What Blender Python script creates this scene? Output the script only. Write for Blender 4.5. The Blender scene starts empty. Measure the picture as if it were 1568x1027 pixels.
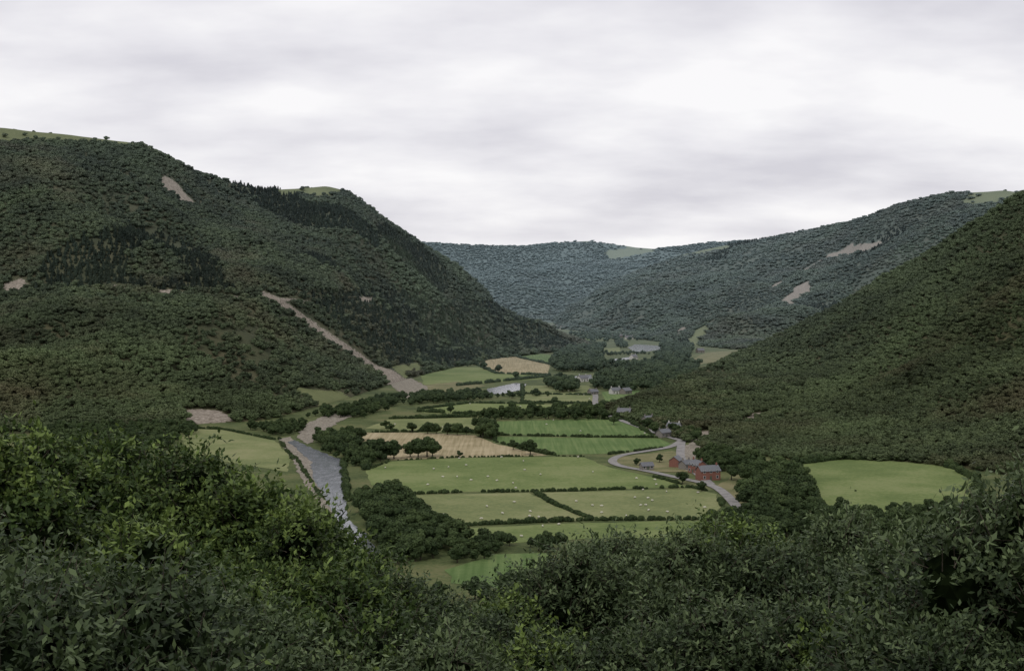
import bpy, bmesh, math, numpy as np
from mathutils import Vector
from mathutils.geometry import tessellate_polygon
rng=np.random.default_rng(7)
scene=bpy.context.scene
# ------------------------------------------------------------------ survey helpers
F=1568*50/36.0; CX,CY=784.0,513.5; CAMZ=90.0
TH=math.atan(73.5/F); cT,sT=math.cos(TH),math.sin(TH)
def rays(x,y):
    a=(np.asarray(x,float)-CX)/F; b=-(np.asarray(y,float)-CY)/F
    return np.stack([a, cT+b*sT, -sT+b*cT],-1)
def P(x,y,d):
    r=rays(x,y); s=np.asarray(d,float)/r[...,1]
    p=r*s[...,None]; p[...,2]+=CAMZ; return p
def FL(x,y,z=0.0):
    r=rays(x,y); s=(z-CAMZ)/r[...,2]
    p=r*s[...,None]; p[...,2]+=CAMZ; return p
def proj(p):
    q=p-np.array([0,0,CAMZ]); fw=q[...,1]*cT-q[...,2]*sT; up=q[...,1]*sT+q[...,2]*cT
    fw=np.maximum(fw,1e-3)
    return CX+F*q[...,0]/fw, CY-F*up/fw
_T=rng.random((256,256))
def vnoise(x,y):
    xi=np.floor(x).astype(int); yi=np.floor(y).astype(int); fx=x-xi; fy=y-yi
    fx=fx*fx*(3-2*fx); fy=fy*fy*(3-2*fy)
    g=lambda a,b:_T[a&255,b&255]
    return (g(xi,yi)*(1-fx)+g(xi+1,yi)*fx)*(1-fy)+(g(xi,yi+1)*(1-fx)+g(xi+1,yi+1)*fx)*fy
def fbm(x,y,o=4):
    s=0;a=1;t=0
    for i in range(o):
        s=s+a*vnoise(x*2**i+17.3*i,y*2**i+9.1*i); t+=a; a*=.5
    return s/t
def pip(poly,x,y):
    ins=np.zeros(np.shape(x),bool); n=len(poly)
    for i in range(n):
        x1,y1=poly[i]; x2,y2=poly[(i+1)%n]
        if y1==y2: continue
        c=((y1>y)!=(y2>y))&(x<(x2-x1)*(y-y1)/(y2-y1)+x1); ins^=c
    return ins
def pldist(pl,x,y):
    d=np.full(np.shape(x),1e9)
    for (x1,y1),(x2,y2) in zip(pl[:-1],pl[1:]):
        dx,dy=x2-x1,y2-y1; t=np.clip(((x-x1)*dx+(y-y1)*dy)/(dx*dx+dy*dy),0,1)
        d=np.minimum(d,np.hypot(x-x1-t*dx,y-y1-t*dy))
    return d
# ------------------------------------------------------------------ mesh builder
class MB:
    def __init__(s): s.v=[];s.f=[];s.m=[];s.t=[];s.n=0
    def add(s,v,f,m=0,t=0.5):
        v=np.asarray(v,float); f=np.asarray(f,int)
        s.v.append(v); s.f.append(f+s.n); s.n+=len(v)
        s.m.append(np.full(len(f),m)); s.t.append(np.broadcast_to(np.asarray(t,float),(len(f),)))
    def mesh(s,name,mats,smooth=()):
        me=bpy.data.meshes.new(name); V=np.concatenate(s.v)
        me.vertices.add(len(V)); me.vertices.foreach_set('co',V.ravel())
        k=[np.full(len(f),f.shape[1]) for f in s.f]; k=np.concatenate(k)
        loops=np.concatenate([f.ravel() for f in s.f])
        me.loops.add(len(loops)); me.loops.foreach_set('vertex_index',loops.astype(np.int32))
        st=np.concatenate([[0],np.cumsum(k)[:-1]])
        me.polygons.add(len(k)); me.polygons.foreach_set('loop_start',st.astype(np.int32))
        mi=np.concatenate(s.m); me.polygons.foreach_set('material_index',mi.astype(np.int32))
        me.polygons.foreach_set('use_smooth',np.isin(mi,list(smooth)))
        a=me.attributes.new('tint','FLOAT','FACE'); 
        me.update(calc_edges=True)
        me.attributes['tint'].data.foreach_set('value',np.concatenate(s.t).astype(np.float32))
        for m in mats: me.materials.append(m)
        return me
def obj(name,me,parent=None,loc=None,col=None):
    o=bpy.data.objects.new(name,me); (col or scene.collection).objects.link(o)
    if loc is not None: o.location=loc
    if parent: o.parent=parent
    return o
def unit(v): return v/np.maximum(np.linalg.norm(v,axis=-1,keepdims=True),1e-9)
def rdir(n,r=rng): return unit(r.normal(size=(n,3)))
def leafquads(C,A,N,L,W):
    """diamond leaves: base C, axis A, face normal N"""
    A=unit(A); B=unit(np.cross(N,A)); n=len(C); L=np.broadcast_to(np.reshape(L,(-1,1)),(n,1)); W=np.broadcast_to(np.reshape(W,(-1,1)),(n,1))
    v=np.stack([C,C+A*L*.45+B*W*.5,C+A*L,C+A*L*.45-B*W*.5],1).reshape(-1,3)
    return v,np.arange(4*n).reshape(n,4)
_ico={}
def ico(sub):
    if sub not in _ico:
        bm=bmesh.new(); bmesh.ops.create_icosphere(bm,subdivisions=sub,radius=1)
        bm.verts.ensure_lookup_table()
        _ico[sub]=(np.array([v.co[:] for v in bm.verts]),np.array([[v.index for v in f.verts] for f in bm.faces])); bm.free()
    return _ico[sub]
def tube(mb,pts,rad,sides=6,m=0,t=.5):
    pts=np.asarray(pts,float); n=len(pts); vs=[]
    for i in range(n):
        d=unit(pts[min(i+1,n-1)]-pts[max(i-1,0)]); a=np.cross(d,[1,0,0] if abs(d[0])<.8 else [0,1,0]); a=unit(a); b=np.cross(d,a)
        an=np.arange(sides)*2*math.pi/sides
        vs.append(pts[i]+rad[i]*(np.cos(an)[:,None]*a+np.sin(an)[:,None]*b))
    f=[]
    for i in range(n-1):
        for j in range(sides):
            k=(j+1)%sides; f.append([i*sides+j,i*sides+k,(i+1)*sides+k,(i+1)*sides+j])
    mb.add(np.concatenate(vs),f,m,t)
# ------------------------------------------------------------------ materials
def newmat(name):
    m=bpy.data.materials.new(name); m.use_nodes=True; nt=m.node_tree; nt.nodes.clear()
    return m,nt,nt.nodes,nt.links
def N(ns,t,**k):
    n=ns.new(t)
    for a,b in k.items(): setattr(n,a,b)
    return n
def ramp(ns,stops):
    r=ns.new('ShaderNodeValToRGB'); e=r.color_ramp.elements
    while len(e)>1: e.remove(e[-1])
    e[0].position=stops[0][0]; e[0].color=(*stops[0][1],1)
    for p,c in stops[1:]:
        x=e.new(p); x.color=(*c,1)
    return r
def mixc(ns,ln,fac,a,b,bt='MIX'):
    m=ns.new('ShaderNodeMix'); m.data_type='RGBA'; m.blend_type=bt
    for s,v in ((m.inputs[0],fac),(m.inputs[6],a),(m.inputs[7],b)):
        if hasattr(v,'is_output'): ln.new(v,s)
        elif isinstance(v,tuple): s.default_value=(*v,1)
        else: s.default_value=v
    return m.outputs[2]
def noise(ns,ln,vec,scale,detail=3,rough=.55):
    n=ns.new('ShaderNodeTexNoise'); n.inputs['Scale'].default_value=scale; n.inputs['Detail'].default_value=detail; n.inputs['Roughness'].default_value=rough
    ln.new(vec,n.inputs['Vector']); return n.outputs['Fac']
def maprange(ns,ln,v,a,b,c=0,d=1):
    n=ns.new('ShaderNodeMapRange'); ln.new(v,n.inputs[0])
    for i,x in zip((1,2,3,4),(a,b,c,d)): n.inputs[i].default_value=x
    return n.outputs[0]
def math_(ns,ln,op,a,b=None):
    n=ns.new('ShaderNodeMath'); n.operation=op
    for i,v in enumerate((a,b)):
        if v is None: continue
        if hasattr(v,'is_output'): ln.new(v,n.inputs[i])
        else: n.inputs[i].default_value=v
    return n.outputs[0]
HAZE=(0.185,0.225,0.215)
def haze(ns,ln,pos,col,hc=HAZE):  # aerial haze painted into the base colour, stronger with world Y
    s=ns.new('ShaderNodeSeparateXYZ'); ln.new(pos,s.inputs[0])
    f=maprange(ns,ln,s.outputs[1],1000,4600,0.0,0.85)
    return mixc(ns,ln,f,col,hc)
def finish(ns,ln,col,rough=.85,spec=.2,trans=0,nrm=None):
    b=ns.new('ShaderNodeBsdfPrincipled'); ln.new(col,b.inputs['Base Color'])
    b.inputs['Roughness'].default_value=rough; b.inputs['Specular IOR Level'].default_value=spec
    if nrm is not None: ln.new(nrm,b.inputs['Normal'])
    o=ns.new('ShaderNodeOutputMaterial'); out=b.outputs[0]
    if trans:
        t=ns.new('ShaderNodeBsdfTranslucent'); ln.new(col,t.inputs[0]); mx=ns.new('ShaderNodeMixShader'); mx.inputs[0].default_value=trans
        ln.new(out,mx.inputs[1]); ln.new(t.outputs[0],mx.inputs[2]); out=mx.outputs[0]
    ln.new(out,o.inputs[0])
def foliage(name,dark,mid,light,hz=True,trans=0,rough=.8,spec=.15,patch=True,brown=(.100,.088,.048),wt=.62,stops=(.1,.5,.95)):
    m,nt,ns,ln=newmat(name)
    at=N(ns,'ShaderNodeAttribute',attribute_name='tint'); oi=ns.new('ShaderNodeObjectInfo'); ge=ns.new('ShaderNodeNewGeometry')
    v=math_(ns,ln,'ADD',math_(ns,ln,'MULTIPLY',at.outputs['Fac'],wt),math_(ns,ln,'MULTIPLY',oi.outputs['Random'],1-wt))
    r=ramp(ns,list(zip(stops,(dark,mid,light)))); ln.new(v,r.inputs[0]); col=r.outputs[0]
    if patch:
        n1=noise(ns,ln,ge.outputs['Position'],.0065,6,.62); f1=maprange(ns,ln,n1,.50,.62,0,.75)
        col=mixc(ns,ln,f1,col,brown)
        n3=noise(ns,ln,ge.outputs['Position'],.0045,5,.6); f3=maprange(ns,ln,n3,.38,.49,.65,0)
        col=mixc(ns,ln,f3,col,(.088,.120,.052))
        n2=noise(ns,ln,ge.outputs['Position'],.012,5,.65); f2=maprange(ns,ln,n2,.35,.65,.56,1.38)
        c=ns.new('ShaderNodeCombineColor'); [ln.new(f2,c.inputs[i]) for i in range(3)]
        col=mixc(ns,ln,1.0,col,c.outputs[0],'MULTIPLY')
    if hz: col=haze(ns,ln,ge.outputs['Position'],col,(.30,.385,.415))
    finish(ns,ln,col,rough,spec,trans); return m
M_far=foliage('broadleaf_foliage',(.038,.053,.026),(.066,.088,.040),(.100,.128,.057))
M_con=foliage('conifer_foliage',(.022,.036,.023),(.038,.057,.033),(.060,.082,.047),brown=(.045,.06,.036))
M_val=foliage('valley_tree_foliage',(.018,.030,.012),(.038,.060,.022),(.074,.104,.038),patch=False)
NS=(.10,.42,.90)
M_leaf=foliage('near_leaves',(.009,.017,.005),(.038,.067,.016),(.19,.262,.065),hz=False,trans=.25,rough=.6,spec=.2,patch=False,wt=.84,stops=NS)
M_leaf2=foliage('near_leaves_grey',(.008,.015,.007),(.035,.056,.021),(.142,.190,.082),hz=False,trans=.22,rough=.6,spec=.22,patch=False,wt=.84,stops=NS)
M_core=foliage('crown_gap_shade',(.004,.007,.003),(.006,.010,.004),(.009,.014,.005),hz=False,patch=False,spec=0)  # near-black crown cores: shade between the leaves put into the colour
def bark():
    m,nt,ns,ln=newmat('bark'); ge=ns.new('ShaderNodeTexCoord')
    r=ramp(ns,[(.3,(.03,.025,.018)),(.7,(.10,.085,.065))]); ln.new(noise(ns,ln,ge.outputs['Object'],6,5),r.inputs[0]); finish(ns,ln,r.outputs[0],.9); return m
M_bark=bark()
def plain(name,col,rough=.8,var=.25,scale=1.5,spec=.2):
    m,nt,ns,ln=newmat(name); t=ns.new('ShaderNodeTexCoord'); n=noise(ns,ln,t.outputs['Object'],scale,5)
    r=ramp(ns,[(.25,tuple(c*(1-var) for c in col)),(.75,tuple(min(1,c*(1+var)) for c in col))]); ln.new(n,r.inputs[0]); finish(ns,ln,r.outputs[0],rough,spec); return m
def groundmat(name,stops,scale=.05,fine=.6,hz=True,stripe=None,amp=.35,bump=.3):
    m,nt,ns,ln=newmat(name); ge=ns.new('ShaderNodeNewGeometry'); p=ge.outputs['Position']
    a=noise(ns,ln,p,scale,6,.68); b=noise(ns,ln,p,fine,4,.7)
    v=math_(ns,ln,'ADD',math_(ns,ln,'MULTIPLY',a,1-amp),math_(ns,ln,'MULTIPLY',b,amp))
    if stripe:
        mp=ns.new('ShaderNodeMapping'); mp.inputs['Rotation'].default_value=(0,0,stripe[0]); mp.inputs['Scale'].default_value=(1,.03,1); ln.new(p,mp.inputs[0])
        s=noise(ns,ln,mp.outputs[0],stripe[1],2); v=math_(ns,ln,'ADD',math_(ns,ln,'MULTIPLY',v,.6),math_(ns,ln,'MULTIPLY',s,.4))
    r=ramp(ns,[(.5+(q-.5)*.42,c) for q,c in stops]); ln.new(v,r.inputs[0]); col=r.outputs[0]
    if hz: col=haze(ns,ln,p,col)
    bp=ns.new('ShaderNodeBump'); bp.inputs['Strength'].default_value=bump; bp.inputs['Distance'].default_value=.5; ln.new(b,bp.inputs['Height'])
    finish(ns,ln,col,.95,.05,nrm=bp.outputs[0]); return m
def hillmat():
    m,nt,ns,ln=newmat('hillside_ground'); ge=ns.new('ShaderNodeNewGeometry'); p=ge.outputs['Position']
    big=noise(ns,ln,p,.02,6,.65); fi=noise(ns,ln,p,.35,5,.7)
    r=ramp(ns,[(.3,(.034,.042,.022)),(.5,(.060,.064,.033)),(.7,(.098,.088,.050))]); ln.new(big,r.inputs[0])
    r2=ramp(ns,[(.3,(.09,.105,.046)),(.6,(.145,.160,.072)),(.8,(.18,.172,.088))]); ln.new(math_(ns,ln,'ADD',math_(ns,ln,'MULTIPLY',big,.6),math_(ns,ln,'MULTIPLY',fi,.4)),r2.inputs[0])
    r3=ramp(ns,[(.3,(.10,.085,.065)),(.5,(.22,.19,.155)),(.75,(.38,.34,.29))]); ln.new(fi,r3.inputs[0])
    A=lambda n:N(ns,'ShaderNodeAttribute',attribute_name=n).outputs['Fac']
    w=math_(ns,ln,'MULTIPLY',math_(ns,ln,'SUBTRACT',fi,.5),1.6)
    fp=maprange(ns,ln,math_(ns,ln,'ADD',A('pasture'),w),.4,.6); fs=maprange(ns,ln,math_(ns,ln,'ADD',A('scree'),w),.42,.65)
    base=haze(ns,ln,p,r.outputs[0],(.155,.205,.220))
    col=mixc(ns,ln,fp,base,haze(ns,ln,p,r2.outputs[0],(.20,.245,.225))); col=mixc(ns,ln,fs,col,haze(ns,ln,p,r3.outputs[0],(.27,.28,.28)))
    bp=ns.new('ShaderNodeBump'); bp.inputs['Strength'].default_value=.5; bp.inputs['Distance'].default_value=1.2; ln.new(fi,bp.inputs['Height'])
    finish(ns,ln,col,.95,.05,nrm=bp.outputs[0]); return m
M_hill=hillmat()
# ------------------------------------------------------------------ tree models (unit height)
def lumps_crown(r,n,cr,z0,z1,lr):
    an=r.random(n)*6.283; rr=np.sqrt(r.random(n))*cr; z=z0+(z1-z0)*r.random(n)
    c=np.stack([rr*np.cos(an),rr*np.sin(an),z],1); c[0]=[0,0,z1]; c[1]=[0,0,(z0+z1)/2]
    R=lr*(.75+.5*r.random(n)); R*=(1-.25*(z-z0)/(z1-z0+1e-6)*(rr/cr)); return c,R
def far_tree(name,seed,mat,nl=260,ls=.13,n=8,cr=.27,z0=.35,z1=.74,lr=.21,trunk=True):
    r=np.random.default_rng(seed); mb=MB(); c,R=lumps_crown(r,n,cr,z0,z1,lr)
    iv,fc=ico(2)
    for i in range(n):
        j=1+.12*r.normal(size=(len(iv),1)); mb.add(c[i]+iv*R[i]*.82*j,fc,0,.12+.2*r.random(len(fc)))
    k=r.integers(0,n,nl*2); d=rdir(nl*2,r); d[:,2]=np.where(d[:,2]<-.4,-d[:,2],d[:,2]); pos=c[k]+d*(R[k]*(.88+.24*r.random(nl*2)))[:,None]
    dd=np.linalg.norm(pos[:,None]-c[None],axis=2)/R; ok=(dd>.8).sum(1)>=n-0
    pos,d,k=pos[ok][:nl],d[ok][:nl],k[ok][:nl]; lt=r.random(n)
    Nn=unit(d+.45*r.normal(size=d.shape)); A=np.cross(Nn,rdir(len(d),r))
    v,f=leafquads(pos-unit(A)*ls*.5,A,Nn,ls*(.6+.8*r.random(len(d))),ls*(.5+.6*r.random(len(d))))
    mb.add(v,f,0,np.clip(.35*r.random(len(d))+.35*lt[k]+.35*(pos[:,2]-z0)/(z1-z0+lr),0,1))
    if trunk: tube(mb,[[0,0,-.08],[.01,0,.2],[0,.01,.5]],[.035,.025,.012],5,1)
    return obj(name,mb.mesh(name,[mat,M_bark],(1,)),col=SRC)
def conifer(name,seed,mat,nl=240):
    r=np.random.default_rng(seed); mb=MB()
    for i in range(5):
        z=.12+i*.16; rr=.19*(1-z)+.02; an=np.arange(9)*2*math.pi/9+r.random()
        v=np.concatenate([np.stack([rr*np.cos(an)*(.8+.4*r.random(9)),rr*np.sin(an)*(.8+.4*r.random(9)),np.full(9,z-.03)+.04*r.random(9)],1),[[0,0,min(z+.28,.98)]]])
        mb.add(v,[[j,(j+1)%9,9] for j in range(9)],0,.1+.2*r.random(9))
    z=.1+.85*r.random(nl)**1.2; an=r.random(nl)*6.283; rr=(.19*(1-z)+.012)*(.8+.4*r.random(nl))
    d=np.stack([np.cos(an),np.sin(an),-.35+.3*r.random(nl)],1); pos=np.stack([rr*np.cos(an)*.6,rr*np.sin(an)*.6,z+.03],1)
    Nn=unit(np.stack([np.cos(an)*.5,np.sin(an)*.5,np.full(nl,.9)],1)+.3*r.normal(size=(nl,3)))
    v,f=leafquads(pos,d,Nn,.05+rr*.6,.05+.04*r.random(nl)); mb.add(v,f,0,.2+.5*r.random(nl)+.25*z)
    tube(mb,[[0,0,-.08],[0,0,.3],[0,0,.95]],[.02,.015,.003],5,1)
    return obj(name,mb.mesh(name,[mat,M_bark],(1,)),col=SRC)
def coll(n): return bpy.data.collections.new(n)
C_far=SRC=coll('hill_tree_models')
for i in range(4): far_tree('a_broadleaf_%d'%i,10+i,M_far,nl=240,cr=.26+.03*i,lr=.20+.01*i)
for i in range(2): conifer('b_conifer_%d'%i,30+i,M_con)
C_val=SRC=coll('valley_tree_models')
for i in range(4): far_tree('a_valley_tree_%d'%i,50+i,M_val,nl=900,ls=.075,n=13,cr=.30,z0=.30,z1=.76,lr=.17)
for i in range(2): far_tree('b_shrub_%d'%i,60+i,M_val,nl=300,ls=.16,n=7,cr=.42,z0=.25,z1=.6,lr=.36,trunk=False)
def instancer(name,pts,scl,rot,idx,col):
    me=bpy.data.meshes.new(name); n=len(pts); me.vertices.add(n); me.vertices.foreach_set('co',np.asarray(pts,np.float32).ravel())
    a=me.attributes.new('scl','FLOAT_VECTOR','POINT'); a.data.foreach_set('vector',np.asarray(scl,np.float32).ravel())
    a=me.attributes.new('rot','FLOAT_VECTOR','POINT'); rv=np.zeros((n,3),np.float32); rv[:,2]=rot; a.data.foreach_set('vector',rv.ravel())
    a=me.attributes.new('idx','INT','POINT'); a.data.foreach_set('value',np.asarray(idx,np.int32))
    o=obj(name,me); g=bpy.data.node_groups.new(name+'_nodes','GeometryNodeTree')
    g.interface.new_socket('Geometry',in_out='INPUT',socket_type='NodeSocketGeometry'); g.interface.new_socket('Geometry',in_out='OUTPUT',socket_type='NodeSocketGeometry')
    ns,ln=g.nodes,g.links; gi=ns.new('NodeGroupInput'); go=ns.new('NodeGroupOutput'); ip=ns.new('GeometryNodeInstanceOnPoints'); ci=ns.new('GeometryNodeCollectionInfo')
    ci.inputs['Collection'].default_value=col; ci.inputs['Separate Children'].default_value=True; ci.inputs['Reset Children'].default_value=True
    def na(nm,t): q=ns.new('GeometryNodeInputNamedAttribute'); q.data_type=t; q.inputs['Name'].default_value=nm; return [s for s in q.outputs if s.enabled and s.name=='Attribute'][0]
    er=ns.new('FunctionNodeEulerToRotation'); ln.new(na('rot','FLOAT_VECTOR'),er.inputs[0])
    ln.new(gi.outputs[0],ip.inputs['Points']); ln.new(ci.outputs[0],ip.inputs['Instance']); ip.inputs['Pick Instance'].default_value=True
    ln.new(na('idx','INT'),ip.inputs['Instance Index']); ln.new(er.outputs[0],ip.inputs['Rotation']); ln.new(na('scl','FLOAT_VECTOR'),ip.inputs['Scale'])
    ln.new(ip.outputs[0],go.inputs[0]); md=o.modifiers.new('instances','NODES'); md.node_group=g
    return o
# ------------------------------------------------------------------ hills
def smooth(a,k,ax):
    if k<1: return a
    w=np.hanning(2*k+3)[1:-1]; w/=w.sum(); pad=[(0,0)]*2; pad[ax]=(k,k)
    b=np.pad(a,pad,mode='edge'); return np.apply_along_axis(lambda v:np.convolve(v,w,'valid'),ax,b)
def loft(name,cols,rows,nu,nv,gamp,gscale,toff,back,ksm=4,bump=None):
    cols=np.array(cols,float); rows=[(np.array(y,float),np.array(d,float)) for y,d in rows]; nr=len(rows)
    X=np.linspace(cols[0],cols[-1],nu); T=np.linspace(0,nr-1,nv)
    Yr=np.array([np.interp(X,cols,y) for y,d in rows]); Dr=np.array([np.interp(X,cols,d) for y,d in rows])
    Y=np.stack([np.interp(T,range(nr),Yr[:,j]) for j in range(nu)],1); D=np.stack([np.interp(T,range(nr),Dr[:,j]) for j in range(nu)],1)
    Y=smooth(Y,ksm,1); D=smooth(smooth(D,ksm*3,1),ksm*2,0); Y=smooth(Y,ksm,0)
    t=(T/(nr-1))[:,None]; pts=P(np.broadcast_to(X,(nv,nu)),Y,D)
    hz=np.clip(pts[...,2]/30,0,1)
    g=np.abs(fbm(pts[...,0]/gscale+3,t*1.3+5+0*X,4)-.5)*2   # ravines run downslope
    g2=fbm(pts[...,0]/(gscale*.8)+30,pts[...,1]/(gscale*.8),5)-.5
    e2=np.clip(np.minimum(t*5,(1-t)*4+.14),0,1)*hz
    pts[...,2]+=(-gamp*(.28-g)*1.2+gamp*g2*1.2)*e2 - toff*hz
    if bump:
        for (bx,by,bd,rx,ry,h) in bump:
            c=P(bx,by,bd); pts[...,2]+=h*np.exp(-((pts[...,0]-c[0])/rx)**2-((pts[...,1]-c[1])/ry)**2)
    pts[0,:,2]-=5
    ext=[]
    for dd,dz in back:
        q=pts[-1].copy(); q[:,1]+=dd; q[:,0]*=(q[:,1]/(q[:,1]-dd)); q[:,2]=np.maximum(q[:,2]-dz,-5); ext.append(q[None])
    full=np.concatenate([pts]+ext); return full,nv
SCREE={'A':[[(248,266),(262,274),(286,296),(300,314),(284,313),(262,298),(244,282)],[(0,428),(38,430),(50,437),(20,446),(0,444)],[(272,630),(300,626),(335,628),(362,642),(340,650),(290,650)],[(552,454),(572,454),(574,461),(554,462)],
             [(575,560),(600,566),(650,598),(640,606),(600,598)],[(240,446),(262,444),(290,453),(250,456)],[(545,612),(555,632),(500,640),(470,660),(462,652),(500,632)]],
 'D':[[(1262,392),(1300,376),(1348,368),(1346,378),(1300,389),(1272,399)],[(1193,462),(1214,448),(1226,434),(1243,432),(1240,448),(1215,468)],[(1035,508),(1050,500),(1052,506),(1038,514)]],
 'E':[[(1128,648),(1150,630),(1184,632),(1160,645),(1135,652)],[(1040,690),(1062,664),(1094,657),(1085,672),(1062,690)]],'C':[]}
SLINE={'A':[([(403,450),(430,462),(490,505),(550,545),(582,570)],4),([(150,436),(200,441),(300,452),(400,458)],1.8),([(420,458),(470,462)],2)],'D':[([(1262,396),(1240,410),(1180,440)],1.2)],'E':[],'C':[]}
PAST={'A':[[(-400,140),(0,175),(120,190),(235,222),(190,224),(130,218),(60,214),(-10,218),(-400,215)],[(415,275),(470,275),(530,285),(510,300),(470,298),(430,298)],[(440,590),(510,600),(560,618),(500,628)],[(600,560),(640,556),(650,566),(620,580)],[(470,600),(520,598),(540,612),(480,618)]],
 'D':[[(1470,308),(1500,280),(1548,280),(1560,302),(1490,316)],[(1028,368),(1080,356),(1124,364),(1110,380),(1060,390),(1022,388)],[(905,400),(960,388),(1000,380),(996,388),(930,408)],[(1052,535),(1058,514),(1074,500),(1090,490),(1085,502),(1068,535)]],
 'E':[],'C':[[(690,368),(770,366),(770,375),(700,375)],[(925,387),(1000,370),(1006,384),(935,398)],[(820,362),(905,360),(900,371),(830,372)],[(1020,362),(1130,358),(1120,370),(1030,374)]]}
HILLS={}
def mkhill(name,key,full,nv,smat=M_hill):
    R,Cn=full.shape[:2]; idx=np.arange(R*Cn).reshape(R,Cn)
    f=np.stack([idx[:-1,:-1],idx[:-1,1:],idx[1:,1:],idx[1:,:-1]],-1).reshape(-1,4)
    mb=MB(); mb.add(full.reshape(-1,3),f); me=mb.mesh(name,[smat],(0,))
    px,py=proj(full); j=4*(fbm(full[...,0]/25,full[...,1]/25,3)-.5)
    s=np.zeros(px.shape); p=np.zeros(px.shape)
    for q in SCREE[key]: s=np.maximum(s,pip(q,px+j*4,py+j*2.5)*1.)
    for l,w in SLINE[key]: s=np.maximum(s,np.clip(1.4-pldist(l,px+j*1.5,py+j)/w*.8,0,1))
    for q in PAST[key]: p=np.maximum(p,pip(q,px+j*3,py+j*1.5)*1.)
    s=smooth(smooth(s,1,0),1,1)
    for n,v in (('scree',s),('pasture',p)):
        a=me.attributes.new(n,'FLOAT','POINT'); a.data.foreach_set('value',v.astype(np.float32).ravel())
    o=obj(name,me); HILLS[key]=(full,s,p); return o
def fd(y): return FL(784.,float(y))[1]
def fdl(ys): return [fd(y) for y in ys]
cA=[-350,-150,0,100,200,240,300,400,430,500,530,600,700,745,757,800,860,905]
bA=[680,672,666,662,660,657,650,645,638,620,612,588,562,551,549,545,538,533]
rA=[172,180,188,198,212,226,257,281,281,282,294,347,404,443,463,483,508,528]
dA=[1500,1550,1600,1650,1700,1720,1760,1850,1880,1950,1965,2000,2040,2060,2070,2090,2120,2150]
def lerp(a,b,t): return [x+(y-x)*t for x,y in zip(a,b)]
dbA=fdl(bA)
def ins(v):
    b=[-350,-150,0,100,200,300,400,500,600,700,745,757,800,860,905]; return [float(np.interp(c,b,v)) for c in cA]
y2=ins([450,450,450,450,450,452,456,452,449,463,486,498,505,518,529]); d2=ins([1180,1180,1180,1185,1190,1210,1260,1420,1640,1850,1930,1950,2000,2070,2130])
y3=ins([440,440,440,440,438,441,446,443,441,453,478,491,500,515,528.6]); d3=ins([1215,1215,1215,1220,1230,1250,1300,1460,1680,1890,1960,1970,2010,2080,2135])
full,nv=loft('left',cA,[(bA,dbA),(lerp(bA,y2,.5),lerp(dbA,d2,.47)),(y2,d2),(y3,d3),(lerp(y3,rA,.55),lerp(d3,dA,.5)),(rA,dA)],420,260,42,210,5,[(60,4),(200,10),(600,60)],bump=[(210,405,1330,85,70,24),(20,330,1400,90,120,16),(560,400,1850,60,160,18)])
mkhill('left_valley_hill','A',full,nv)
cE=[925,955,1000,1050,1100,1150,1200,1300,1400,1500,1600,1800,2000]
bE=[634,640,656,678,694,702,706,706,710,722,742,780,800]
rE=[628,612,598,573,550,529,504,454,394,330,266,200,150]; dE=[1010,1020,1060,1140,1220,1280,1310,1330,1300,1250,1200,1150,1100]
dbE=fdl(bE)
full,nv=loft('right',cE,[(bE,dbE),(lerp(bE,rE,.5),lerp(dbE,dE,.5)),(rE,dE)],320,180,18,140,4,[(60,8),(200,80),(420,200)])
mkhill('right_valley_hill','E',full,nv)
cD=[850,880,920,980,1050,1130,1210,1300,1380,1450,1540,1650,1850]
bD=[503,506,512,520,528,536,538,538,538,538,538,538,538]; rD=[490,462,434,407,383,367,352,336,309,292,288,306,330]
dD=[3300,3500,3600,3600,3600,3500,3400,3200,3000,2900,2800,2700,2600]; dbD=fdl(bD)
full,nv=loft('mid',cD,[(bD,dbD),(lerp(bD,rD,.3),lerp(dbD,dD,.22)),(lerp(bD,rD,.65),lerp(dbD,dD,.6)),(rD,dD)],420,240,100,420,5,[(150,10),(500,60),(1000,120)])
mkhill('middle_distance_hill','D',full,nv)
cC=[400,600,700,800,900,1000,1100,1200,1500]; bC=[494]*9; rC=[363,370,370,374,366,378,367,364,350]; dC=[5200]*9; dbC=fdl(bC)
full,nv=loft('far',cC,[(bC,dbC),(lerp(bC,rC,.5),lerp(dbC,dC,.45)),(rC,dC)],360,200,130,560,4,[(300,10),(1000,60)])
mkhill('far_hill','C',full,nv)
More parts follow.
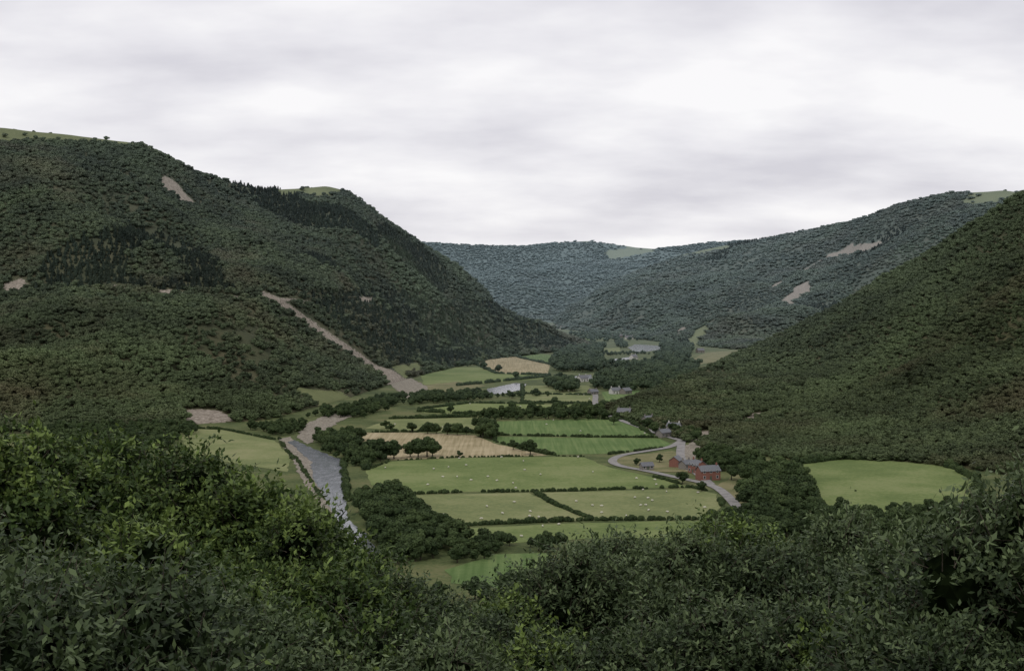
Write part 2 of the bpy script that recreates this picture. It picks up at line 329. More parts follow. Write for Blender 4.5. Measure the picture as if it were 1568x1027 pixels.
def forest(name,key,spacing,hmin,hmax,type_fn,keep=None,flat=1.0):
    full,s,p=HILLS[key]; a=full[:-1,:-1];b=full[:-1,1:];c=full[1:,1:];d=full[1:,:-1]
    ar=np.linalg.norm(np.cross(c-a,d-b),axis=-1)/2; R,Cn=ar.shape
    n=int(ar.sum()/spacing**2*3); k=rng.choice(R*Cn,size=n,p=(ar/ar.sum()).ravel()); i,j=k//Cn,k%Cn; u=rng.random((n,1)); v=rng.random((n,1))
    q=(a[i,j]*(1-u)+b[i,j]*u)*(1-v)+(d[i,j]*(1-u)+c[i,j]*u)*v
    sm=np.maximum(s[i,j],s[i+1,j+1]); pm=np.maximum(p[i,j],p[i+1,j+1])
    px,py=proj(q); ok=(sm<.35+.3*(rng.random(n)-.5))&((pm<.5)|(rng.random(n)<.012))&(q[:,2]>-1)&(px>-160)&(px<1740)
    if keep is not None: ok&=keep(px,py,q)
    q,px,py=q[ok],px[ok],py[ok]
    h=np.stack([np.floor(q[:,0]/spacing),np.floor(q[:,1]/spacing)],1).astype(int); _,ui=np.unique(h,axis=0,return_index=True)
    q,px,py=q[ui],px[ui],py[ui]; n=len(q)
    con=type_fn(px+14*(rng.random(n)-.5),py+8*(rng.random(n)-.5),q)
    idx=np.where(con,4+rng.integers(0,2,n),rng.integers(0,4,n)); hh=hmin+(hmax-hmin)*rng.random(n)**1.5
    hh*=np.where(con,1.15,.6+.8*fbm(q[:,0]/70,q[:,1]/70,3)); w=flat*hh*1.3*(.9+.3*rng.random(n))
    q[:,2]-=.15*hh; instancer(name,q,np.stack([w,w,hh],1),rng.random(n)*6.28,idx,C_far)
def tA(px,py,q):
    arc=pip([(55,440),(70,400),(110,370),(200,348),(270,365),(325,395),(360,445)],px,py)&~pip([(195,385),(240,375),(290,420),(240,440),(200,420)],px,py)
    return arc|pip([(330,260),(440,288),(520,292),(600,350),(745,445),(750,470),(590,445),(470,400),(420,340)],px,py)&(fbm(q[:,0]/120,q[:,1]/120,2)<.5)|pip([(470,452),(600,446),(760,466),(880,530),(700,560),(600,560),(520,500)],px,py)&(rng.random(len(px))<.8)
clr=lambda s,th:(lambda x,y,q:(fbm(q[:,0]/s+11,q[:,1]/s+3,5)<th)|(rng.random(len(x))<.2))
forest('left_hill_forest','A',4.6,4.5,8,tA,keep=clr(110,.66))
forest('right_hill_forest','E',4.1,3.8,6.6,lambda x,y,q:np.zeros(len(x),bool),keep=clr(70,.71))
forest('middle_hill_forest','D',6.8,4,6.8,lambda x,y,q:fbm(q[:,0]/250+7,q[:,1]/250,2)>.76,keep=clr(210,.64),flat=1.5)
forest('far_hill_forest','C',10.5,4,7,lambda x,y,q:np.zeros(len(x),bool),keep=clr(260,.62),flat=1.9)
# ------------------------------------------------------------------ valley floor
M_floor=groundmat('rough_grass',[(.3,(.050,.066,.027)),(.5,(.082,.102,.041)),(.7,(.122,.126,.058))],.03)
mb=MB(); g=np.linspace(-14000,14000,57); gx,gy=np.meshgrid(g,g); ii=np.arange(57*57).reshape(57,57)
mb.add(np.stack([gx.ravel(),gy.ravel(),0*gx.ravel()],1),np.stack([ii[:-1,:-1],ii[:-1,1:],ii[1:,1:],ii[1:,:-1]],-1).reshape(-1,4)); obj('valley_floor_ground',mb.mesh('ground',[M_floor]))
GM={'g1':groundmat('pasture_green',[(.3,(.098,.134,.046)),(.5,(.134,.170,.062)),(.7,(.175,.202,.086))],.02,.5),
 'g2':groundmat('pasture_fresh',[(.3,(.076,.122,.040)),(.5,(.100,.150,.053)),(.7,(.135,.182,.070))],.02,.5,stripe=(.5,.5)),
 'g3':groundmat('pasture_pale',[(.3,(.122,.146,.062)),(.5,(.163,.184,.080)),(.7,(.208,.214,.106))],.025,.5),
 'hay':groundmat('hay_stubble',[(.3,(.22,.185,.105)),(.5,(.29,.245,.148)),(.7,(.36,.305,.195))],.04,1,stripe=(1.3,.6)),
 'tan':groundmat('bracken_grass',[(.3,(.11,.118,.055)),(.5,(.155,.15,.075)),(.7,(.20,.18,.10))],.06,1)}
def densify(pts,step,jit,close=True):
    out=[]; n=len(pts)
    for i in range(n if close else n-1):
        a,b=pts[i],pts[(i+1)%n]; L=np.linalg.norm(b-a); k=max(1,int(L/step))
        for q in range(k):
            p=a+(b-a)*q/k; 
            if q: p=p+np.array([rng.normal()*jit,rng.normal()*jit,0])
            out.append(p)
    if not close: out.append(pts[-1])
    return np.array(out)
def flatpoly(name,poly,mat,z,jit=.5,step=8):
    w=np.array([FL(float(x),float(y),z) for x,y in poly]); w=densify(w,step,jit)
    tr=tessellate_polygon([[Vector(v) for v in w]]); fs=[]
    for a,b,c in tr:
        ar=(w[b][0]-w[a][0])*(w[c][1]-w[a][1])-(w[c][0]-w[a][0])*(w[b][1]-w[a][1])
        if abs(ar)>1e-4: fs.append((a,b,c) if ar>0 else (a,c,b))
    me=bpy.data.meshes.new(name); me.from_pydata([tuple(v) for v in w],[],fs); me.materials.append(mat); me.update()
    return obj(name,me)
fields=[('hay_field','hay',[(537,662),(640,662),(728,666),(755,678),(838,697),(700,700),(600,704),(555,684)]),
('pasture_field','g3',[(560,655),(595,642),(735,639),(738,657),(640,660)]),
('pasture_field','g1',[(640,628),(720,617),(900,620),(912,630),(740,636),(650,632)]),
('pasture_field','g2',[(757,645),(900,641),(960,643),(1000,667),(900,668),(757,664)]),
('pasture_field','g2',[(755,668),(905,670),(1010,671),(1032,682),(930,694),(850,696),(800,686),(755,676)]),
('pasture_field','g1',[(600,706),(700,701),(850,699),(895,700),(933,715),(1000,730),(1055,745),(850,751),(700,753),(620,756),(568,742),(560,720)]),
('pasture_field','g3',[(622,758),(810,754),(845,772),(900,793),(890,797),(740,802),(690,806),(640,782)]),
('pasture_field','g3',[(826,754),(1060,748),(1098,756),(1105,775),(1085,793),(920,795),(880,780)]),
('pasture_field','g1',[(690,809),(900,800),(1080,797),(1060,822),(900,824),(760,832),(720,829)]),
('pasture_field','g2',[(680,872),(760,848),(840,846),(850,880),(760,900),(690,892)]),
('pasture_field','g1',[(1218,712),(1290,703),(1440,708),(1495,735),(1490,770),(1380,782),(1260,788),(1240,740)]),
('pasture_field','g3',[(262,655),(340,658),(420,674),(446,700),(440,722),(300,700)]),
('pasture_field','g1',[(640,562),(730,562),(838,575),(830,580),(700,590),(650,592)]),
('hay_field','hay',[(727,556),(745,546),(775,541),(842,558),(838,575),(760,571)]),
('pasture_field','g2',[(775,540),(800,538),(856,545),(845,559),(800,549)]),
('pasture_field','g3',[(790,590),(900,590),(915,602),(905,617),(800,615)]),
('pasture_field','g2',[(920,600),(975,597),(1000,600),(975,613),(930,620)]),
('rough_field','tan',[(1055,552),(1080,540),(1135,536),(1125,549),(1060,560)]),
('rough_field','tan',[(620,592),(700,584),(745,590),(700,604),(640,606)]),
('rough_field','tan',[(1095,745),(1130,725),(1145,745),(1150,775),(1125,780)]),
('pasture_field','g3',[(915,534),(950,532),(950,538),(925,540)]),('pasture_field','g2',[(885,516),(915,516),(908,522),(890,522)]),
('rough_field','tan',[(935,700),(1030,690),(1060,700),(1060,722),(1000,722),(945,712)]),
('pasture_field','g2',[(1380,832),(1568,812),(1620,850),(1450,862)])]
for k,(n,m,p) in enumerate(fields): flatpoly(n,p,GM[m],.05+.006*k)
M_grav=groundmat('river_gravel',[(.3,(.12,.105,.08)),(.5,(.20,.18,.145)),(.7,(.31,.28,.235))],.3,1.5,amp=.6)
M_road=groundmat('tarmac_lane',[(.3,(.17,.165,.16)),(.6,(.25,.24,.23))],.2,1.5)
flatpoly('gravel_bank',[(426,672),(445,668),(470,695),(490,712),(492,740),(508,768),(520,790),(505,792),(486,765),(464,738),(450,706)],M_grav,.215,.5,5)
flatpoly('gravel_bank',[(455,668),(470,648),(505,632),(550,622),(560,630),(520,644),(488,668),(470,680)],M_grav,.225,.7,6)
flatpoly('gravel_bank',[(580,560),(610,568),(655,592),(650,606),(620,610),(600,590)],M_grav,.23,.8,6)
flatpoly('gravel_yard',[(1038,700),(1048,686),(1060,674),(1080,668),(1076,680),(1066,700),(1072,718),(1050,720)],M_grav,.24,.6,5)
def watermat(name,c0,c1):
    m,nt,ns,ln=newmat(name); ge=ns.new('ShaderNodeNewGeometry')
    b=ns.new('ShaderNodeBsdfPrincipled')
    mp=ns.new('ShaderNodeMapping'); mp.inputs['Scale'].default_value=(1,.4,1); ln.new(ge.outputs['Position'],mp.inputs[0])
    r=ramp(ns,[(.35,c0),(.7,c1)]); ln.new(noise(ns,ln,mp.outputs[0],.25,6,.7),r.inputs[0]); ln.new(r.outputs[0],b.inputs['Base Color'])
    b.inputs['Roughness'].default_value=.1; b.inputs['IOR'].default_value=1.33
    bp=ns.new('ShaderNodeBump'); bp.inputs['Strength'].default_value=.3; bp.inputs['Distance'].default_value=.15; ln.new(noise(ns,ln,ge.outputs['Position'],.8,4,.6),bp.inputs['Height']); ln.new(bp.outputs[0],b.inputs['Normal'])
    o=ns.new('ShaderNodeOutputMaterial'); ln.new(b.outputs[0],o.inputs[0]); return m
M_w=watermat('river_water',(.12,.13,.145),(.27,.28,.305)); M_lk=watermat('lake_water',(.32,.34,.37),(.45,.46,.49))  # pale base colours stand in for bright sky reflection on the water
flatpoly('river',[(440,676),(457,690),(475,705),(481,735),(499,765),(512,790),(526,815),(549,850),(566,885),(600,885),(582,850),(562,820),(534,795),(530,770),(526,740),(523,703),(480,687),(452,673)],M_w,.28,.5,5)
flatpoly('river',[(742,602),(746,595),(790,586),(806,588),(800,596),(770,603)],M_w,.28,.5,8)
flatpoly('river',[(872,577),(905,573),(908,579),(878,584)],M_lk,.28,.5,8)
flatpoly('lake',[(962,532),(972,527),(1010,529),(1012,535),(985,539),(968,537)],M_lk,.28,.5,12)
flatpoly('river',[(935,550),(968,546),(972,549),(940,553)],M_lk,.28,.5,8)
def ribbon(name,pl,w,mat,z):
    q=np.array([FL(float(x),float(y),z) for x,y in pl])
    for _ in range(3):
        q=np.concatenate([[q[0]],np.stack([q[:-1]*.75+q[1:]*.25,q[:-1]*.25+q[1:]*.75],1).reshape(-1,3),[q[-1]]])
    t=unit(np.gradient(q,axis=0)); nrm=np.stack([-t[:,1],t[:,0],0*t[:,0]],1); n=len(q)
    v=np.stack([q-nrm*w/2,q+nrm*w/2],1).reshape(-1,3); f=[[2*i,2*i+2,2*i+3,2*i+1] for i in range(n-1)]
    mb=MB(); mb.add(v,f); me=mb.mesh(name,[mat]); 
    return obj(name,me)
lanes=[[(1140,790),(1128,774),(1108,752),(1088,741),(1040,731),(985,719),(948,713),(934,705),(950,696),(990,690),(1028,684),(1044,674)],[(1044,674),(1015,666),(982,654),(950,643),(922,632),(910,617),(913,605),(905,595)],[(1088,741),(1068,724),(1040,704),(1044,674)]]
for i,l in enumerate(lanes): ribbon('country_lane',l,4.6,M_road,.34+.01*i)
# ------------------------------------------------------------------ hedges & valley trees
def addv(name,pts,h,wf,idx):
    n=len(pts); w=h*wf; q=pts.copy(); q[:,2]-=.05*h
    instancer(name,q,np.stack([w,w,h],1),rng.random(n)*6.28,idx,C_val)
def along(pl,step,jit):
    w=np.array([FL(float(x),float(y)) for x,y in pl]); out=[]
    for a,b in zip(w[:-1],w[1:]):
        k=max(1,int(np.linalg.norm(b-a)/step))
        for q in range(k): out.append(a+(b-a)*(q+rng.random())/k)
    o=np.array(out); o[:,:2]+=rng.normal(size=(len(o),2))*jit; return o
hedges=[([(560,720),(600,705),(700,700),(850,698),(895,699)],1.0),([(620,757),(700,754),(850,752),(1058,746)],1.6),([(1000,730),(1055,745),(1098,755),(1106,775)],1.5),([(815,752),(845,771),(905,795)],1.7),([(690,807),(740,803),(890,797),(1083,795)],1.8),
([(755,666),(905,669),(1010,670)],1.7),([(757,645),(757,676),(800,687),(850,697)],1.8),([(640,660),(735,663)],2.6),([(537,662),(640,661)],1.6),([(900,641),(960,643),(1000,667)],1.8),([(640,630),(740,636),(912,631)],2.6),([(640,627),(720,617),(900,620)],2),([(800,590),(800,616),(905,618)],2),([(790,603),(905,605)],1.6),
([(700,591),(838,577)],3),([(727,557),(760,572),(842,575)],2.6),([(775,541),(800,549),(846,559)],2.5),([(930,696),(1032,683)],1.4),([(595,641),(735,638)],2.2),([(920,620),(975,613),(1000,600)],3),([(555,685),(560,720)],3),([(262,655),(340,657),(420,673)],1.5),([(620,757),(650,785),(700,812)],3),([(1218,712),(1240,745),(1260,790)],3),([(1440,708),(1495,735),(1500,775)],3),
([(452,700),(470,728),(492,762)],1.2),([(426,672),(450,704)],1.3),([(526,705),(530,745),(534,770)],2.0),([(1218,711),(1290,702),(1440,707)],3.2)]
pp=[];hh=[]
for l,h in hedges:
    q=along(l,1.3,.35); n_=fbm(q[:,0]/9,q[:,1]/9,3); keep=(n_>.33)&(rng.random(len(q))<.95); q=q[keep]; n_=n_[keep]; pp.append(q); hh.append(h*(.45+1.1*n_)*(.75+.5*rng.random(len(q))))
pp=np.concatenate(pp); hh=np.concatenate(hh); addv('hedgerow',pp,hh,1.0,4+rng.integers(0,2,len(pp)))
def fill(poly,sp,hmin,hmax):
    w=np.array([FL(float(x),float(y)) for x,y in poly])[:,:2]; lo,hi=w.min(0),w.max(0)
    nx,ny=int((hi[0]-lo[0])/sp)+1,int((hi[1]-lo[1])/sp)+1; gx,gy=np.meshgrid(np.arange(nx),np.arange(ny))
    x=lo[0]+(gx.ravel()+rng.random(nx*ny)*.9)*sp; y=lo[1]+(gy.ravel()+rng.random(nx*ny)*.9)*sp
    k=pip([tuple(a) for a in w],x+6*(rng.random(len(x))-.5),y+14*(rng.random(len(x))-.5)); x,y=x[k],y[k]; return np.stack([x,y,0*x],1),hmin+(hmax-hmin)*rng.random(len(x))**1.3
fills=[([(482,674),(545,667),(558,688),(590,702),(560,716),(532,712),(500,692)],5.5,4,10),([(542,768),(600,765),(640,792),(690,818),(700,852),(610,868),(590,850),(568,812)],5.5,5,12),
([(690,845),(720,836),(860,834),(850,846),(760,846),(700,866)],5,4,8),([(470,640),(545,622),(600,610),(620,612),(600,622),(560,640)],6,4,9),([(640,608),(740,604),(745,612),(640,618),(600,630)],7,5,9),([(740,636),(930,632),(925,642),(745,644)],7.5,4,11),
([(735,657),(756,657),(757,674),(735,672)],5,8,12),([(742,608),(800,604),(850,606),(745,612)],9,4,7),([(835,588),(872,589),(878,602),(845,602)],9,8,14),([(905,590),(1015,582),(1010,598),(920,599)],9,6,13),([(845,558),(915,546),(925,570),(850,570)],11,8,14),
([(870,532),(925,530),(925,537),(915,547),(875,547)],12,8,12),([(925,541),(965,541),(1010,541),(1000,543),(925,545)],11,4,6),([(940,526),(962,525),(958,534),(945,533)],11,6,9),([(1014,527),(1060,530),(1060,540),(1014,538)],11,7,11),([(885,556),(1000,556),(1055,554),(1050,566),(900,568)],12,5,10),([(905,578),(1020,568),(1025,584),(925,588)],9,7,14),([(1014,541),(1060,538),(1050,554),(1000,556)],12,7,12),([(870,513),(1000,510),(1050,522),(900,524)],22,7,11),
([(980,565),(1060,558),(1075,585),(1000,600)],9,7,13),([(640,560),(740,553),(735,560),(650,565)],10,5,9),([(850,540),(880,535),(890,550),(850,552)],12,7,12),
([(1145,715),(1215,722),(1250,790),(1170,805),(1140,780)],6,6,12),([(1070,705),(1100,700),(1160,718),(1140,728),(1090,720)],5,6,10),([(1110,800),(1250,795),(1400,787),(1500,780),(1640,790),(1640,812),(1100,830)],7,5,9),([(935,640),(975,642),(1010,655),(1045,672),(1075,680),(1090,700),(1060,660),(1010,640),(965,630)],5,4,8),([(1100,800),(1640,800),(1640,850),(1380,850),(1100,842)],9,5,9),
([(620,608),(655,606),(700,604),(640,612)],8,4,8),([(380,655),(470,650),(450,668),(420,668)],6,4,8),([(1040,555),(1070,560),(1050,590),(1005,600),(1010,575)],10,7,12),([(400,850),(500,866),(520,900),(400,930)],8,6,10),([(700,905),(1568,870),(1568,930),(600,930)],9,6,9),([(60,660),(262,655),(300,662),(250,690),(60,700)],7,5,9)]
a=[fill(*f) for f in fills]; pp=np.concatenate([q[0] for q in a]); hh=np.concatenate([q[1] for q in a]); addv('valley_woodland',pp,hh,1.1,rng.integers(0,4,len(pp)))
tp=[(572,702,11),(583,703,12),(603,703,11),(628,700,9),(640,700,11),(654,699,12),(662,699,10),(812,696,9),(786,688,6),(703,700,4),(655,664,8),(668,664,7),(685,665,8),(700,666,8),(598,661,6),(630,662,7),(714,666,6),(590,656,6),(1088,700,9),(1108,706,10),(1045,740,6),(1120,735,8),(975,712,4),(1010,708,5),(1003,664,8),(992,657,8),(925,642,8),(763,570,9),(741,566,10),(870,640,8),(840,641,9),(800,690,5),(940,650,7),(1075,752,5),(880,600,9),(820,606,7),(850,618,6),(790,580,8),(690,632,6)]
vm=[o for o in C_val.objects if o.name.startswith('a_')]
for x,y,h in tp:
    o=obj('field_tree',vm[rng.integers(0,4)].data,loc=FL(float(x),float(y))); o.scale=(h*1.2,h*1.2,h); o.rotation_euler[2]=rng.random()*6
# ------------------------------------------------------------------ buildings
M_brick=plain('red_brick',(.20,.092,.07),.85,.3,3); M_slate=plain('slate_roof',(.11,.115,.125),.6,.25,2,.4); M_white=plain('white_render',(.50,.49,.46),.8,.08); M_stone=plain('grey_stone',(.19,.175,.155),.85,.3,2)
M_glass=plain('window_glass',(.03,.035,.04),.15,.2,1,.6); M_door=plain('painted_door',(.08,.10,.07),.5,.1)
def boxv(x0,x1,y0,y1,z0,z1):
    v=[(x,y,z) for z in (z0,z1) for y in (y0,y1) for x in (x0,x1)]
    return v,[[0,2,3,1],[4,5,7,6],[0,1,5,4],[1,3,7,5],[3,2,6,7],[2,0,4,6]]
def house(name,x,y,L,W,H,rot,wall,roof=M_slate,nwin=3,storeys=2,chim=True,rp=.75):
    e=bpy.data.objects.new(name,None); scene.collection.objects.link(e); e.location=FL(float(x),float(y),0); e.rotation_euler[2]=rot
    RH=W/2*rp; mb=MB(); l,w=L/2,W/2
    v=[(-l,-w,-.5),(l,-w,-.5),(l,w,-.5),(-l,w,-.5),(-l,-w,H),(l,-w,H),(l,w,H),(-l,w,H),(-l,0,H+RH),(l,0,H+RH)]
    mb.add(v,[[0,1,5,4],[2,3,7,6],[1,2,6,5],[3,0,4,7]]); mb.f.append(np.array([[5,6,9],[7,4,8]])); mb.m.append(np.zeros(2,int)); mb.t.append(np.zeros(2)); obj('walls',mb.mesh('walls',[wall]),e)
    mb=MB(); o=.35; th=.18
    for s in (-1,1):
        ey=s*(w+o); ez=H-o*rp*1.0; v=[(-l-o,ey,ez+.05),(l+o,ey,ez+.05),(l+o,0,H+RH+.05),(-l-o,0,H+RH+.05)]; v2=[(a,b,c+th) for a,b,c in v]
        mb.add(v+v2,[[0,1,2,3],[4,5,6,7],[0,1,5,4],[1,2,6,5],[2,3,7,6],[3,0,4,7]])
    obj('roof',mb.mesh('roof',[roof]),e)
    mb=MB(); mf=MB()
    for st in range(storeys):
        z=1.0+2.6*st
        for s in (-1,1):
            for k in range(nwin):
                if st==0 and k==nwin//2: continue
                xx=-l+L*(k+.5)/nwin; y0=s*w
                v,f=boxv(xx-.5,xx+.5,min(y0,y0+s*.04),max(y0,y0+s*.04),z,z+1.2); mb.add(v,f)
                for (x0,x1,z0,z1) in ((xx-.62,xx-.503,z-.12,z+1.3),(xx+.503,xx+.62,z-.12,z+1.3),(xx-.5,xx+.5,z-.12,z-.003),(xx-.5,xx+.5,z+1.203,z+1.3)):
                    v,f=boxv(x0,x1,min(y0,y0+s*.08),max(y0,y0+s*.08),z0,z1); mf.add(v,f)
    obj('windows',mb.mesh('windows',[M_glass]),e); obj('window_frames',mf.mesh('window_frames',[M_white]),e)
    mb=MB(); xx=-l+L*(nwin//2+.5)/nwin; v,f=boxv(xx-.5,xx+.5,-w-.06,-w,0,2.1); mb.add(v,f); obj('door',mb.mesh('door',[M_door]),e)
    if chim:
        mb=MB()
        for s in (-1,1):
            v,f=boxv(s*(l-.6)-.35,s*(l-.6)+.35,-.3,.3,H+RH-.8,H+RH+1.1); mb.add(v,f)
            v,f=boxv(s*(l-.6)-.15,s*(l-.6)+.15,-.15,.15,H+RH+1.1,H+RH+1.45); mb.add(v,f)
        obj('chimneys',mb.mesh('chimneys',[wall]),e)
    return e
house('brick_house',1084,734,10,6,4.4,.35,M_brick); house('brick_house',1068,724,8,5.5,4.2,-1.1,M_brick); house('brick_barn',1035,714,8,5,3.4,1.2,M_brick,chim=False,storeys=1)
house('stone_shed',990,719,6,4,2.2,.3,M_stone,chim=False,storeys=1); house('stone_cottage',1050,718,6,4.5,2.8,.8,M_stone,storeys=1); house('white_cottage',1032,663,8,5.5,4.4,-.5,M_white); house('stone_cottage',1016,669,9,5,3,.8,M_stone,storeys=1)
house('stone_house',956,640,9,6,4.6,-.3,M_stone); house('stone_cottage',993,650,8,5,4,.7,M_stone); house('white_farmhouse',942,603,9,6,3.2,.5,M_white,storeys=1); house('stone_barn',958,603,10,6,3,.9,M_stone,chim=False,storeys=1); house('stone_cottage',908,604,8,5,2.6,.6,M_stone,storeys=1)
for n,x,y,L in (('white_farmhouse',849,502,14),('white_farmhouse',862,504,12),('white_farmhouse',963,519,14),('stone_barn',945,517,18),('white_farmhouse',970,550,9),('white_farmhouse',892,584,9),('stone_house',1072,540,10)): house(n,x,y,L,7,3.5,rng.random(),M_white if 'white' in n else M_stone,storeys=1)
# ------------------------------------------------------------------ sheep
M_wool=plain('wool',(.60,.57,.50),.95,.12,6); M_face=plain('sheep_face',(.10,.09,.08),.8,.1)
def sheep_mesh():
    me=bpy.data.meshes.new('sheep'); V=[];E=[];R=[]
    def ch(pts,par=None):
        for i,(p,r) in enumerate(pts):
            V.append(p);R.append(r)
            if i: E.append((len(V)-2,len(V)-1))
            elif par is not None: E.append((par,len(V)-1))
        return len(V)-1
    ch([((0,0,.62),.25),((.32,0,.64),.25),((.52,0,.70),.18),((.66,0,.62),.11),((.80,0,.40),.085),((.90,0,.24),.05)]); ch([((-.33,0,.64),.25),((-.52,0,.6),.12),((-.6,0,.45),.05)],0)
    for s in (-1,1):
        ch([((.34,s*.13,.42),.10),((.36,s*.14,.22),.045),((.34,s*.14,.0),.04)],1)
        ch([((-.34,s*.14,.44),.12),((-.28,s*.14,.32),.06),((-.40,s*.14,.20),.04),((-.37,s*.14,0),.04)],6)
        ch([((.68,s*.10,.55),.03),((.66,s*.2,.52),.025)],3)
    me.from_pydata(V,E,[]); o=obj('sheep_src',me); md=o.modifiers.new('s','SKIN'); md2=o.modifiers.new('b','SUBSURF'); md2.levels=1
    for i,r in enumerate(R): me.skin_vertices[0].data[i].radius=(r,r)
    me.skin_vertices[0].data[0].use_root=True
    dg=bpy.context.evaluated_depsgraph_get(); out=bpy.data.meshes.new_from_object(o.evaluated_get(dg)); out.name='sheep'; bpy.data.objects.remove(o)
    out.materials.clear(); out.materials.append(M_wool); out.materials.append(M_face)
    for p in out.polygons:
        if p.center.x>.74 or p.center.z<.28: p.material_index=1
        p.use_smooth=True
    return out
sm=sheep_mesh()
for fi,cnt in ((5,22),(7,16),(6,8),(2,9),(1,4),(8,4),(3,4),(15,6)):
    po=fields[fi][2]; xs=[p[0] for p in po]; ys=[p[1] for p in po]; c=0
    while c<cnt:
        x=rng.uniform(min(xs),max(xs)); y=rng.uniform(min(ys)+1,max(ys)-2)
        if pip(po,np.array([x]),np.array([y]))[0]:
            o=obj('sheep',sm,loc=FL(float(x),float(y),.05+.006*fi)); o.rotation_euler[2]=rng.random()*6.28; c+=1
# ------------------------------------------------------------------ near hillside and foreground trees
def gz(x,y): return 86.5-.37*y+0*x
nx,ny=120,90; gx,gy=np.meshgrid(np.linspace(-420,420,nx),np.linspace(-150,250,ny)); zz=gz(gx,gy)+3*(fbm(gx/30+9,gy/30,4)-.5); ii=np.arange(nx*ny).reshape(ny,nx)
mb=MB(); mb.add(np.stack([gx,gy,zz],-1).reshape(-1,3),np.stack([ii[:-1,:-1],ii[:-1,1:],ii[1:,1:],ii[1:,:-1]],-1).reshape(-1,4)); obj('near_hillside_ground',mb.mesh('near_hillside',[M_floor],(0,)))
q=np.stack([rng.uniform(-250,250,2600),rng.uniform(75,235,2600)],1); h=np.floor(q/7).astype(int); _,ui=np.unique(h,axis=0,return_index=True); q=q[ui]; q=np.concatenate([q,gz(q[:,:1],q[:,1:])],1)
addv('near_hillside_woodland',q,7+4*rng.random(len(q)),1.1,rng.integers(0,4,len(q)))
def near_tree(name,seed,mat,H=12.,R=4.2,nspray=2500,nleaf=14,LL=.19,wd=.5):
    r=np.random.default_rng(seed); mb=MB(); n=30; zc=H-R*.95
    d=rdir(n,r); d[:,2]=np.abs(d[:,2])*1.1-.35; c=np.array([0,0,zc])+d*np.array([R*.74,R*.74,R*.68])*(.7+.45*r.random((n,1))); c[0]=[0,0,H-1.2]; Rl=R*(.15+.17*r.random(n)); c[1]=[0,0,zc]; Rl[1]=R*.5
    c[:,2]=np.minimum(c[:,2],H-Rl*.8)
    iv,fc=ico(3)
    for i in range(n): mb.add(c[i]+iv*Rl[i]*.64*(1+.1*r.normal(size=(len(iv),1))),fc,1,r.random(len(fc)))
    tube(mb,[[0,0,-1],[.1,0,H*.2],[0,.15,H*.4],[0,0,zc]],[.28,.2,.16,.1],8,2)
    for i in range(n):
        a=np.array([0,0,H*(.3+.2*r.random())]); m=(a+c[i])/2+[0,0,-.3]+.3*r.normal(size=3); tube(mb,[a,m,c[i]],[.1,.07,.03],5,2)
    pw=Rl**2/(Rl**2).sum(); k=r.choice(n,nspray*3,p=pw); d=rdir(nspray*3,r); d[:,2]=np.where(d[:,2]<-.3,-d[:,2],d[:,2]); pos=c[k]+d*(Rl[k]*(.7+.35*r.random(len(k))))[:,None]
    dd=np.linalg.norm(pos[:,None]-c[None],axis=2)/Rl; dd[np.arange(len(k)),k]=9; ok=dd.min(1)>.72
    pos,d,k=pos[ok][:nspray],d[ok][:nspray],k[ok][:nspray]; ns_=len(pos); lt=r.random(n)**1.5; st=r.random(ns_)
    ax=unit(d*.8+.5*r.normal(size=d.shape)+np.array([0,0,.4])); sl=.28+1.0*r.random(ns_)**3
    for i in range(0,ns_,4): tube(mb,[pos[i]-ax[i]*.3,pos[i]+ax[i]*sl[i]],[.014,.004],3,2)
    u=r.random((ns_,nleaf)); pc=pos[:,None]+ax[:,None]*(sl[:,None]*u)[...,None]+r.normal(size=(ns_,nleaf,3))*.06
    la=unit(ax[:,None]*.5+r.normal(size=(ns_,nleaf,3))*.75); ln_=unit(np.array([0,0,1.])+d[:,None]*.6+.5*r.normal(size=(ns_,nleaf,3)))
    L=LL*(.55+.7*r.random(ns_*nleaf)); v,f=leafquads(pc.reshape(-1,3),la.reshape(-1,3),ln_.reshape(-1,3),L,L*wd)
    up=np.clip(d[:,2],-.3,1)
    t=.26*lt[k][:,None]+.46*(st**3.5)[:,None]+.16*u**2+.14*r.random((ns_,nleaf))+.28*up[:,None]-.06  # upward sprays and tips tinted lighter: highlights and shade painted into leaf colour
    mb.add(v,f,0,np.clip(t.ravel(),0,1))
    return mb.mesh(name,[mat,M_core,M_bark],(2,))
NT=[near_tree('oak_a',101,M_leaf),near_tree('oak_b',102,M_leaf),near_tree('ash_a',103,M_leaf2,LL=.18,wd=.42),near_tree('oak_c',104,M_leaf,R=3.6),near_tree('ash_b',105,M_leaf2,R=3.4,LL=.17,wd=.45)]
nt=[(-60,640,34,0,1.0),(60,642,40,1,1.0),(170,650,44,3,1.0),(290,685,42,0,.95),(380,712,40,3,1.0),(455,755,37,1,.8),(-90,760,20,2,.9),(60,800,17,4,.85),(230,770,30,1,.9),(150,900,19,0,.8),
(520,850,34,3,.9),(610,865,36,2,.8),(700,905,33,4,.8),(780,890,35,1,.75),(880,822,38,2,.85),(960,785,41,4,.9),(1060,800,38,2,.9),(1110,775,42,3,.85),(1200,800,37,4,.95),(1290,775,39,2,.85),(1390,800,36,2,.85),(1500,760,30,4,.95),(1590,700,24,2,.9),(1680,700,30,0,.9),
(420,900,26,4,.8),(560,930,27,0,.75),(680,950,25,2,.75),(820,950,27,1,.7),(960,920,27,4,.75),(1100,900,28,2,.8),(1240,900,27,2,.75),(1370,910,26,3,.75),(1480,900,22,4,.7),(320,880,27,2,.75)]
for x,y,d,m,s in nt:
    top=P(float(x),float(y),float(d)); o=obj('ash_tree' if m in (2,4) else 'oak_tree',NT[m],loc=(top[0],top[1],top[2]-12*s-.3)); o.scale=(s*1.05,s*1.05,s); o.rotation_euler[2]=rng.random()*6.28
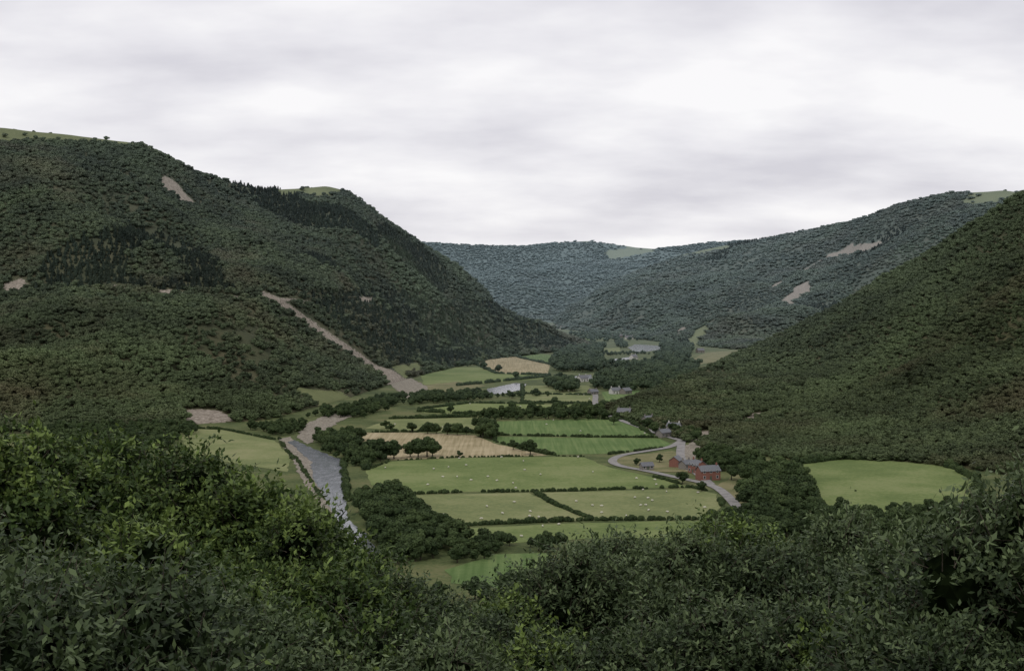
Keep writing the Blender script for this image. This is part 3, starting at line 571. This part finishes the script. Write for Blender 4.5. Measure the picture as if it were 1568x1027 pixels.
# ------------------------------------------------------------------ sky and light
w=bpy.data.worlds.new('World'); scene.world=w; w.use_nodes=True; nt_=w.node_tree; ns,ln=nt_.nodes,nt_.links; ns.clear()
EL,AZ=math.radians(52),math.radians(200)
sky=ns.new('ShaderNodeTexSky'); sky.sky_type='NISHITA'; sky.sun_disc=False; sky.sun_elevation=EL; sky.sun_rotation=AZ
b1=ns.new('ShaderNodeBackground'); b1.inputs[1].default_value=.1; ln.new(sky.outputs[0],b1.inputs[0])
tc=ns.new('ShaderNodeTexCoord'); sp=ns.new('ShaderNodeSeparateXYZ'); ln.new(tc.outputs['Generated'],sp.inputs[0])
zz_=math_(ns,ln,'ADD',math_(ns,ln,'MAXIMUM',sp.outputs[2],0.0),.25)
cb=ns.new('ShaderNodeCombineXYZ'); ln.new(math_(ns,ln,'DIVIDE',sp.outputs[0],zz_),cb.inputs[0]); ln.new(math_(ns,ln,'DIVIDE',sp.outputs[1],zz_),cb.inputs[1])
mp=ns.new('ShaderNodeMapping'); mp.inputs['Scale'].default_value=(1.6,2.2,1); mp.inputs['Location'].default_value=(5.3,3.1,0); ln.new(cb.outputs[0],mp.inputs[0])
n1=noise(ns,ln,mp.outputs[0],1.1,5,.5)
rr=ramp(ns,[(.34,(.68,.665,.72)),(.5,(.855,.84,.875)),(.62,(.985,.97,.98))]); ln.new(n1,rr.inputs[0])
b2=ns.new('ShaderNodeBackground'); b2.inputs[1].default_value=1.0; ln.new(rr.outputs[0],b2.inputs[0])
mx=ns.new('ShaderNodeMixShader'); mx.inputs[0].default_value=.95; ln.new(b1.outputs[0],mx.inputs[1]); ln.new(b2.outputs[0],mx.inputs[2]); wo=ns.new('ShaderNodeOutputWorld'); ln.new(mx.outputs[0],wo.inputs[0])
sl=bpy.data.lights.new('sun','SUN'); sl.energy=1.1; sl.angle=math.radians(14); sl.color=(1,.96,.9); so=obj('sun',sl)
dv=Vector((math.sin(AZ)*math.cos(EL),math.cos(AZ)*math.cos(EL),math.sin(EL))); so.rotation_euler=dv.to_track_quat('Z','Y').to_euler()
cam=bpy.data.cameras.new('camera'); cam.lens=50; cam.sensor_width=36; cam.clip_end=40000; cam.clip_start=.5; co=obj('camera',cam,loc=(0,0,CAMZ)); co.rotation_euler=(math.pi/2-TH,0,0); scene.camera=co
scene.view_settings.view_transform='Standard'; scene.view_settings.look='None'; scene.view_settings.exposure=0
